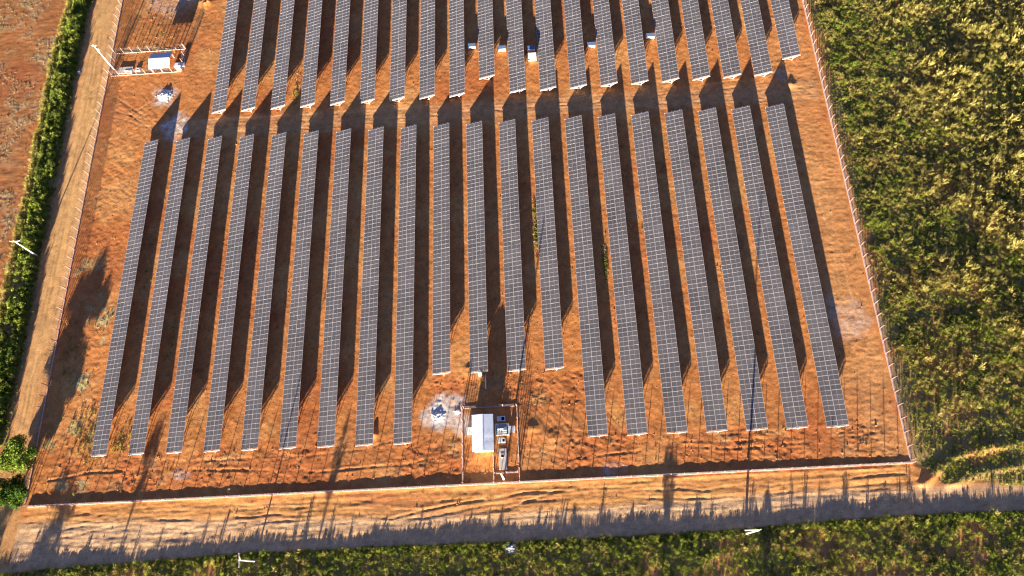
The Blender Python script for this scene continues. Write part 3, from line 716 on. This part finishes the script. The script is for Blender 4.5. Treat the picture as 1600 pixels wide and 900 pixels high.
def leaves(n, rx, ry, rz, cz, size, seed, shell=.55):
    r = np.random.default_rng(seed); d = r.normal(size=(n, 3)); d /= np.linalg.norm(d, axis=1)[:, None]
    q = (shell + (1 - shell) * r.random(n)) [:, None]; c = d * q * np.array([rx, ry, rz]) + np.array([0, 0, cz])
    c[:, 2] = np.maximum(c[:, 2], .05)
    a = r.normal(size=(n, 3)); a /= np.linalg.norm(a, axis=1)[:, None]
    nrm = (d * .5 + .8 * r.normal(size=(n, 3))) * np.array([1, 1, .55]); b = np.cross(nrm, a); b /= np.linalg.norm(b, axis=1)[:, None] + 1e-9
    a = np.cross(b, nrm); a /= np.linalg.norm(a, axis=1)[:, None] + 1e-9
    s = (size * r.uniform(.6, 1.3, n))[:, None]
    V = np.stack([c - a * s * .5, c + b * s * .28, c + a * s * .5, c - b * s * .28], 1).reshape(-1, 3)
    return V, np.arange(4 * n).reshape(-1, 4)
def hid(name, V, F, m_, mi=None):
    return bpy.data.objects.new(name, npmesh(name, V, F, m_, mi))
def join(*parts):
    V = []; F = []; mi = []; o = 0
    for k, (v, f) in enumerate(parts): V.append(v); F.append(f + o); mi += [k] * len(f); o += len(v)
    return np.concatenate(V), np.concatenate(F), mi
PL_TALL = []                                       # tall seeding grass with feathery tops
for s in range(4):
    bl = tri_blades(16, 1.5, .4, .35, .07, 10 + s, base=.22)
    pr = tri_blades(22, 2.1, .4, .30, .05, 20 + s, tip=.17, base=.25)
    V_, F_, mi = join(bl, pr); PL_TALL.append(hid('tall_grass_tuft', V_, F_, [M_DGREEN, M_PLUME], mi))
PL_BUSH = [hid('leafy_bush', *leaves(110, .62, .62, .55, .45, .26, 30 + s), M_GREEN) for s in range(3)]
PL_DARK = [hid('dark_bush', *leaves(110, .7, .7, .65, .5, .30, 40 + s), M_DGREEN) for s in range(3)]
PL_LIME = [hid('bright_bush', *leaves(60, .42, .42, .35, .35, .30, 50 + s), M_LIME) for s in range(2)]
PL_GRASS = [hid('green_grass_tuft', *tri_blades(40, .85, .4, .6, .05, 90 + s, tip=.05, base=.3), M_LIME) for s in range(3)]
PL_FLUFF = [hid('dry_fluff_tuft', *join(tri_blades(16, .7, .4, .5, .05, 95 + s, base=.2), tri_blades(30, 1.15, .4, .55, .04, 98 + s, tip=.10, base=.25))[:2], M_PLUME) for s in range(3)]
PL_DRY = [hid('dry_tuft', *tri_blades(34, .95, .4, .6, .055, 60 + s, tip=.08, base=.25), M_STRAW) for s in range(3)]
PL_LOW = [hid('low_weed', *tri_blades(16, .26, .4, .9, .05, 70 + s, base=.15), M_STRAW) for s in range(2)]
PL_LOWG = [hid('low_green_weed', *leaves(26, .3, .3, .16, .12, .14, 80 + s), M_GREEN) for s in range(2)]
ME_C2 = [clod_mesh(k + 5, M_CLOD) for k in range(3)]
PL_CLOD = [bpy.data.objects.new('earth_clod', me) for me in ME_C2]

def scatter(name, label, cat, sources, pts, scale, ids, tilt=.12, kind='stuff'):
    """one object whose geometry nodes place the plants on the given points"""
    n = len(pts)
    me = bpy.data.meshes.new(name); me.vertices.add(n); me.vertices.foreach_set('co', pts.astype(np.float32).ravel())
    a = me.attributes.new('size', 'FLOAT_VECTOR', 'POINT'); a.data.foreach_set('vector', scale.astype(np.float32).ravel())
    rot = np.stack([rng.normal(0, tilt, n), rng.normal(0, tilt, n), rng.uniform(0, 6.283, n)], 1)
    a = me.attributes.new('turn', 'FLOAT_VECTOR', 'POINT'); a.data.foreach_set('vector', rot.astype(np.float32).ravel())
    a = me.attributes.new('pick', 'INT', 'POINT'); a.data.foreach_set('value', ids.astype(np.int32))
    o = put(name, me, None, kind=kind, label=label, category=cat)
    ng = bpy.data.node_groups.new(name + '_nodes', 'GeometryNodeTree')
    ng.interface.new_socket('Geometry', in_out='INPUT', socket_type='NodeSocketGeometry')
    ng.interface.new_socket('Geometry', in_out='OUTPUT', socket_type='NodeSocketGeometry')
    N = ng.nodes; L = ng.links; gi = N.new('NodeGroupInput'); go = N.new('NodeGroupOutput')
    gt = N.new('GeometryNodeGeometryToInstance')
    for s in reversed(sources):
        oi = N.new('GeometryNodeObjectInfo'); oi.inputs['Object'].default_value = s; oi.inputs['As Instance'].default_value = True
        L.new(oi.outputs['Geometry'], gt.inputs[0])
    ip = N.new('GeometryNodeInstanceOnPoints'); ip.inputs['Pick Instance'].default_value = True
    mp = N.new('GeometryNodeMeshToPoints'); L.new(gi.outputs[0], mp.inputs[0]); L.new(mp.outputs[0], ip.inputs['Points'])
    # a chain of join order is not guaranteed, so gather the sources in a join node
    N.remove(gt); jn = N.new('GeometryNodeJoinGeometry')
    for nd in [q for q in N if q.bl_idname == 'GeometryNodeObjectInfo']: L.new(nd.outputs['Geometry'], jn.inputs[0])
    L.new(jn.outputs[0], ip.inputs['Instance'])
    def na(nm, ty):
        q = N.new('GeometryNodeInputNamedAttribute'); q.data_type = ty; q.inputs[0].default_value = nm; return q
    A = na('size', 'FLOAT_VECTOR'); B = na('turn', 'FLOAT_VECTOR'); Cc = na('pick', 'INT')
    L.new(A.outputs[0], ip.inputs['Scale']); L.new(B.outputs[0], ip.inputs['Rotation']); L.new(Cc.outputs[0], ip.inputs['Instance Index'])
    L.new(ip.outputs[0], go.inputs[0])
    md = o.modifiers.new('scatter', 'NODES'); md.node_group = ng
    return o
def pts_in(x0, x1, y0, y1, per_m2, dens):
    n = int((x1 - x0) * (y1 - y0) * per_m2); x = rng.uniform(x0, x1, n); y = rng.uniform(y0, y1, n)
    k = rng.random(n) < dens(x, y); x = x[k]; y = y[k]; return x, y, ground_h(x, y)
def sc(n, lo, hi, zmul=1.0):
    s = rng.uniform(lo, hi, n); return np.stack([s, s, s * zmul], 1)
def inframe_x1(y): return np.interp(y, [-10, 0, 150, 170], [112, 108, 150, 160])

# right-hand overgrown field
def dens_r(x, y):
    m = masks(x, y); return m['rfield'] * (x < inframe_x1(y))
x, y, z = pts_in(77, 150, 14, 168, 4.6, dens_r)
khaki = fbm(x, y, 13, 201, 4, .6); green = fbm(x, y, 7, 211, 4, .7)
near = np.clip((50 - y) / 25, 0, 1); east = np.clip((x - 92) / 25, 0, 1)
pk = np.zeros(len(x), int); u = rng.random(len(x))
pA = np.clip(.03 + .45 * khaki + .38 * east * np.clip((y - 70) / 40, .15, 1) - .3 * near, .01, .6)      # tall seeding grass
pB = np.clip(.33 + .55 * khaki - .12 * near, .12, .6)                                                  # dry fluff and straw
pC = np.clip(.28 + .2 * near - .4 * khaki + .3 * green, .08, .6)                                                    # green grass
isA = u < pA; isB_ = ~isA & (u < pA + pB); isC = ~isA & ~isB_ & (u < pA + pB + pC); rest = ~(isA | isB_ | isC)
v = rng.random(len(x))
pk[isA] = rng.integers(0, 4, isA.sum()); pk[isB_] = 4 + rng.integers(0, 6, isB_.sum()); pk[isC] = 18 + rng.integers(0, 3, isC.sum())
isG = rest & (v < .45 + .5 * green); isK = rest & ~isG & (v < .85); isL = rest & ~isG & ~isK
pk[isG] = 10 + rng.integers(0, 3, isG.sum()); pk[isK] = 13 + rng.integers(0, 3, isK.sum()); pk[isL] = 16 + rng.integers(0, 2, isL.sum())
clump = np.clip(.80 + .58 * fbm(x, y, 4.0, 221, 3, .85), .42, 1.4)
size = sc(len(x), .45, .95) * clump[:, None]; size[isA] *= (.62 + .3 * east[isA])[:, None]
edge = np.clip((x - FENCE_R) / 5, .35, 1); size *= edge[:, None]; size *= (1 - .45 * near)[:, None]
scatter('overgrown_vegetation', "dense tall grass and green bushes filling the field right of the fence", 'vegetation',
        PL_TALL + PL_DRY + PL_FLUFF + PL_BUSH + PL_DARK + PL_LIME + PL_GRASS, np.stack([x, y, z], 1), size, pk)

x, y, z = pts_in(80, 148, 26, 168, .16, lambda x, y: dens_r(x, y) * sm(fbm(x, y, 13, 201, 4, .6) + .25 * (x - 100) / 25 * (y > 90), .0, .4))
scatter('tall_grass_clumps', "big pale seeding grass clumps standing out of the overgrown field", 'grass', PL_TALL + PL_FLUFF, np.stack([x, y, z], 1), sc(len(x), .7, 1.4) * np.clip(.55 + .5 * (x - 85) / 30, .55, 1)[:, None], rng.integers(0, 7, len(x)))

# weeds along the near edge
def dens_v(x, y):
    m = masks(x, y); return m['veg'] * np.clip(1 - .85 * sm(fbm(x, y, 8, 140, 4), .12, .36), 0, 1)
x, y, z = pts_in(-132, 114, -12, 12, 3.6, dens_v)
khaki = fbm(x, y, 6, 231, 3); stripe = fbm(x, y, 26, 233, 3, .6, 2.2); u = rng.random(len(x)); pk = np.zeros(len(x), int)
pD = np.clip(.20 + .5 * khaki, .03, .5); pG = np.clip(.30 + .7 * stripe, .05, .8) * (1 - pD)
isD = u < pD; isC = ~isD & (u < pD + pG); rest = ~(isD | isC); v = rng.random(len(x)); isB = rest & (v < .5); isK = rest & (v >= .5) & (v < .85); isL = rest & (v >= .85)
for msk, a, b_ in ((isD, 0, 6), (isB, 6, 9), (isK, 9, 12), (isL, 12, 14), (isC, 14, 17)): pk[msk] = rng.integers(a, b_, msk.sum())
size = sc(len(x), .25, .55, 1.0) * (1 + .55 * (rng.random(len(x)) < .28) + .3 * fbm(x, y, 4, 236, 2))[:, None]
scatter('roadside_weeds', "low green and straw coloured weeds along the near side of the dirt road", 'vegetation',
        PL_DRY + PL_FLUFF + PL_BUSH + PL_DARK + PL_LIME + PL_GRASS, np.stack([x, y, z], 1), size, pk)
x, y, z = pts_in(-132, 114, -12, 11, 2.6, lambda x, y: masks(x, y)['veg'])
scatter('ground_cover', "thin low growth creeping over the bare patches beside the road", 'vegetation', PL_LOWG + PL_LOW + PL_GRASS, np.stack([x, y, z], 1), sc(len(x), .3, .75) , rng.integers(0, 6, len(x)))
# a denser, slightly taller fringe right at the road, then the odd tall stem
x = rng.uniform(-122, 106, 3200); y = veg_edge(x) - np.abs(rng.normal(0, .8, 3200)) - .2; z = ground_h(x, y)
scatter('roadside_fringe', "fringe of taller weeds standing at the very edge of the dirt road", 'vegetation', PL_DARK + PL_BUSH + PL_GRASS, np.stack([x, y, z], 1), sc(3200, .38, .52) * (.84 + .22 * sm(x, -60, -10) + .45 * fbm(x, y * 0, 11, 237, 3) - .12)[:, None], rng.integers(0, 9, 3200))
x = np.concatenate([rng.uniform(-120, 100, 22), np.array([61.5, 62.0, 66, 69, 56, 73, 78, 40, 35.5, -30, -74, -88])]); y = veg_edge(x) - rng.uniform(.3, 2.0, len(x)); z = ground_h(x, y)
scatter('tall_weed_stems', "scattered tall seeding grass standing above the roadside weeds", 'vegetation', PL_TALL, np.stack([x, y, z], 1), sc(len(x), .42, .72), rng.integers(0, 4, len(x)))

# hedge on the left
def dens_h(x, y): return masks(x, y)['hedge'] * np.clip(1.1 - .95 * sm(fbm(x, y, 3.2, 246, 3), .12, .42), 0, 1)
x, y, z = pts_in(-138, -126, 33, 175, 5.0, dens_h)
u = rng.random(len(x)); lm = np.clip(.50 + .6 * fbm(x, y, 4, 245, 3), .08, .85)
pk = np.where(u < .4 * (1 - lm), 3 + rng.integers(0, 3, len(x)), np.where(u < 1 - lm, rng.integers(0, 3, len(x)), 6 + rng.integers(0, 2, len(x))))
prof = np.clip(np.minimum(x - hedge_l(y), hedge_r(y) - x) / 1.6, .35, 1)
size = sc(len(x), .75, 1.25, 1.5) * prof[:, None] * (.95 + .3 * fbm(x, y, 5, 241, 2))[:, None]
scatter('hedge', "dense dark green hedge between the ploughed field and the dirt track", 'hedge', PL_BUSH + PL_DARK + PL_LIME, np.stack([x, y, z], 1), size, pk)
x, y, z = pts_in(-142, -133, 36, 175, 4.0, lambda x, y: 1 - sm(np.abs(x - hedge_l(y) + .6 + .8 * fbm(x * 0, y, 7, 260, 2)), .5, 1.3))
scatter('hedge_grass', "pale yellow green grass lining the field side of the hedge", 'grass', PL_FLUFF + PL_GRASS, np.stack([x, y, z], 1), sc(len(x), .5, 1.0), rng.integers(0, 6, len(x)))

# dry litter on the field and inside the fence
x, y, z = pts_in(-168, -135, 30, 172, 4.2, lambda x, y: masks(x, y)['lfield'] * sm(fbm(x, y, 6, 130, 5, .7), -.05, .35) * .8)
scatter('dry_stubble', "sparse dry grass scattered over the red ploughed field", 'grass', PL_LOW, np.stack([x, y, z], 1), sc(len(x), .35, .9), rng.integers(0, 2, len(x)))
def dens_s(x, y):
    m = masks(x, y); d = sm(fbm(x, y, 5, 110, 5, .65), .12, .4)
    return d * (m['margin'] * (1 - sm(y, 70, 95)) * .8 + m['dug'] * .22 + .012) * m['site']
x, y, z = pts_in(-119, 77, 22, 118, 2.2, dens_s)
scatter('dry_weeds', "small dry weeds on the bare earth inside the fence", 'weeds', PL_LOW + PL_LOWG, np.stack([x, y, z], 1), sc(len(x), .5, 1.3), np.where(rng.random(len(x)) < .75, rng.integers(0, 2, len(x)), 2 + rng.integers(0, 2, len(x))))
gx_, gy_ = [], []
for cx, cy, rx, ry, n in ((-.6, 83, .45, 4.5, 150), (16.0, 73, .45, 3.2, 150), (-65, 128, .7, 6, 40), (-99.5, 75, .8, 12, 60), (-90.5, 62, .8, 9, 50), (-107.5, 36, 3, 5, 120), (-99, 34, 2, 3, 60), (-108, 152, 6, 6, 50), (-115, 55, 2.5, 9, 110)):
    gx_.append(rng.normal(cx, rx / 1.5, n)); gy_.append(rng.normal(cy, ry / 1.5, n))
x = np.concatenate(gx_); y = np.concatenate(gy_); z = ground_h(x, y)
scatter('green_weeds', "patches of small green weeds between the panel rows", 'weeds', PL_LOWG + PL_LOW, np.stack([x, y, z], 1), sc(len(x), .6, 1.4), rng.integers(0, 4, len(x)))
# clods
def dens_c(x, y):
    m = masks(x, y); return np.clip(m['dug'] * .9 + m['verge'] * .15 * (fbm(x, y, 5, 251, 2) > 0) + m['site'] * .03 * (1 + 5 * sm(fbm(x, y, 6, 12, 2), .1, .4)) + m['lfield'] * .05 + m['margin'] * .15, 0, 1) * (1 - m['lane'])
x, y, z = pts_in(-150, 77, 13, 170, 2.0, dens_c)
s = rng.gamma(2.0, .026, len(x)).clip(.03, .2); size = np.stack([s * 1.5, s * 1.2, s * .5], 1)
scatter('earth_clods', "loose clods of red earth on the bare ground", 'earth clods', PL_CLOD, np.stack([x, y, z], 1), size, rng.integers(0, 3, len(x)), tilt=.5)

# ------------------------------------------------------------ trees
def tree(x, y, h, r, cz, rz, nleaf, label, seed, lean=0., trunk=.22, size=.42, group=None, name='broadleaf_tree'):
    t = thing(name, label, 'tree', (x, y, 0), 0, group); rr = random.Random(seed); g = np.random.default_rng(seed)
    b = MB(); p = Vector((0, 0, -.2)); top = Vector((lean, 0, cz))
    b.bar(p, p.lerp(top, .55), trunk * 1.5, trunk * 1.5, n=8, w2=trunk); b.bar(p.lerp(top, .55), top, trunk, trunk, n=8, w2=trunk * .5); b.build('trunk', M_BARK, t, smooth=True)
    cl = []
    nc = 15
    for k in range(nc):
        th = k * 2.4 + rr.uniform(-.4, .4); q = math.sqrt((k + .5) / nc) * .78; zz = rr.uniform(-.65, .75) * math.sqrt(max(.05, 1 - q * q))
        cl.append((lean + math.cos(th) * q * r, math.sin(th) * q * r, cz + zz * rz, rr.uniform(.30, .46) * r))
    b = MB(); s0 = p.lerp(top, .5)
    for c in cl: b.bar(s0.lerp(top, rr.uniform(0, .9)), Vector(c[:3]), trunk * .4, trunk * .4, n=5, w2=.04)
    b.build('limb', M_BARK, t)
    Vs = []; Fs = []; o = 0
    for k, c in enumerate(cl):
        n = int(nleaf / nc * (c[3] / (.38 * r)) ** 2); V_, F_ = leaves(n, c[3], c[3], c[3] * min(1, rz / r * 1.25), 0, size, seed * 50 + k, .45)
        V_ = V_ + np.array(c[:3]) ; Vs.append(V_); Fs.append(F_ + o); o += len(V_)
    put('crown', npmesh('crown', np.concatenate(Vs), np.concatenate(Fs), M_TREE), t)
    return t
tree(-121.0, 31.2, 5.9, 4.9, 3.3, 2.6, 11000, "round bushy green tree at the left edge, the larger of two", 5)
tree(-121.3, 23.6, 4.4, 3.9, 2.4, 2.1, 8000, "smaller bushy green tree at the left edge, nearest the fence corner", 6)
# trees that stand just outside the picture; their long shadows cross the near road
og = 'trees beyond the near edge'
tree(-117.0, -12.0, 4.9, 3.4, 3.1, 1.9, 1700, "broad tree beyond the near edge, below the left fence corner", 21, group=og)
tree(-128.5, -9.0, 4.6, 2.6, 3.0, 1.6, 1000, "tree beyond the near edge at the foot of the dirt track", 26, group=og)
tree(-101.5, -19.0, 7.0, 1.7, 5.4, 1.5, 700, "slim tall tree beyond the near edge, with the longest shadow", 22, group=og)
tree(-57.5, -21.0, 6.9, 1.3, 5.6, 1.3, 450, "slim tree beyond the near edge, left of the propped pole and the yard", 23, group=og)
tree(19.5, -12.0, 4.8, 1.7, 3.5, 1.3, 500, "small tree beyond the near edge, right of the centre", 24, group=og)
tree(41.5, -9.0, 3.4, 1.2, 2.3, .8, 300, "low tree beyond the near edge behind the propped pole", 25, group=og)
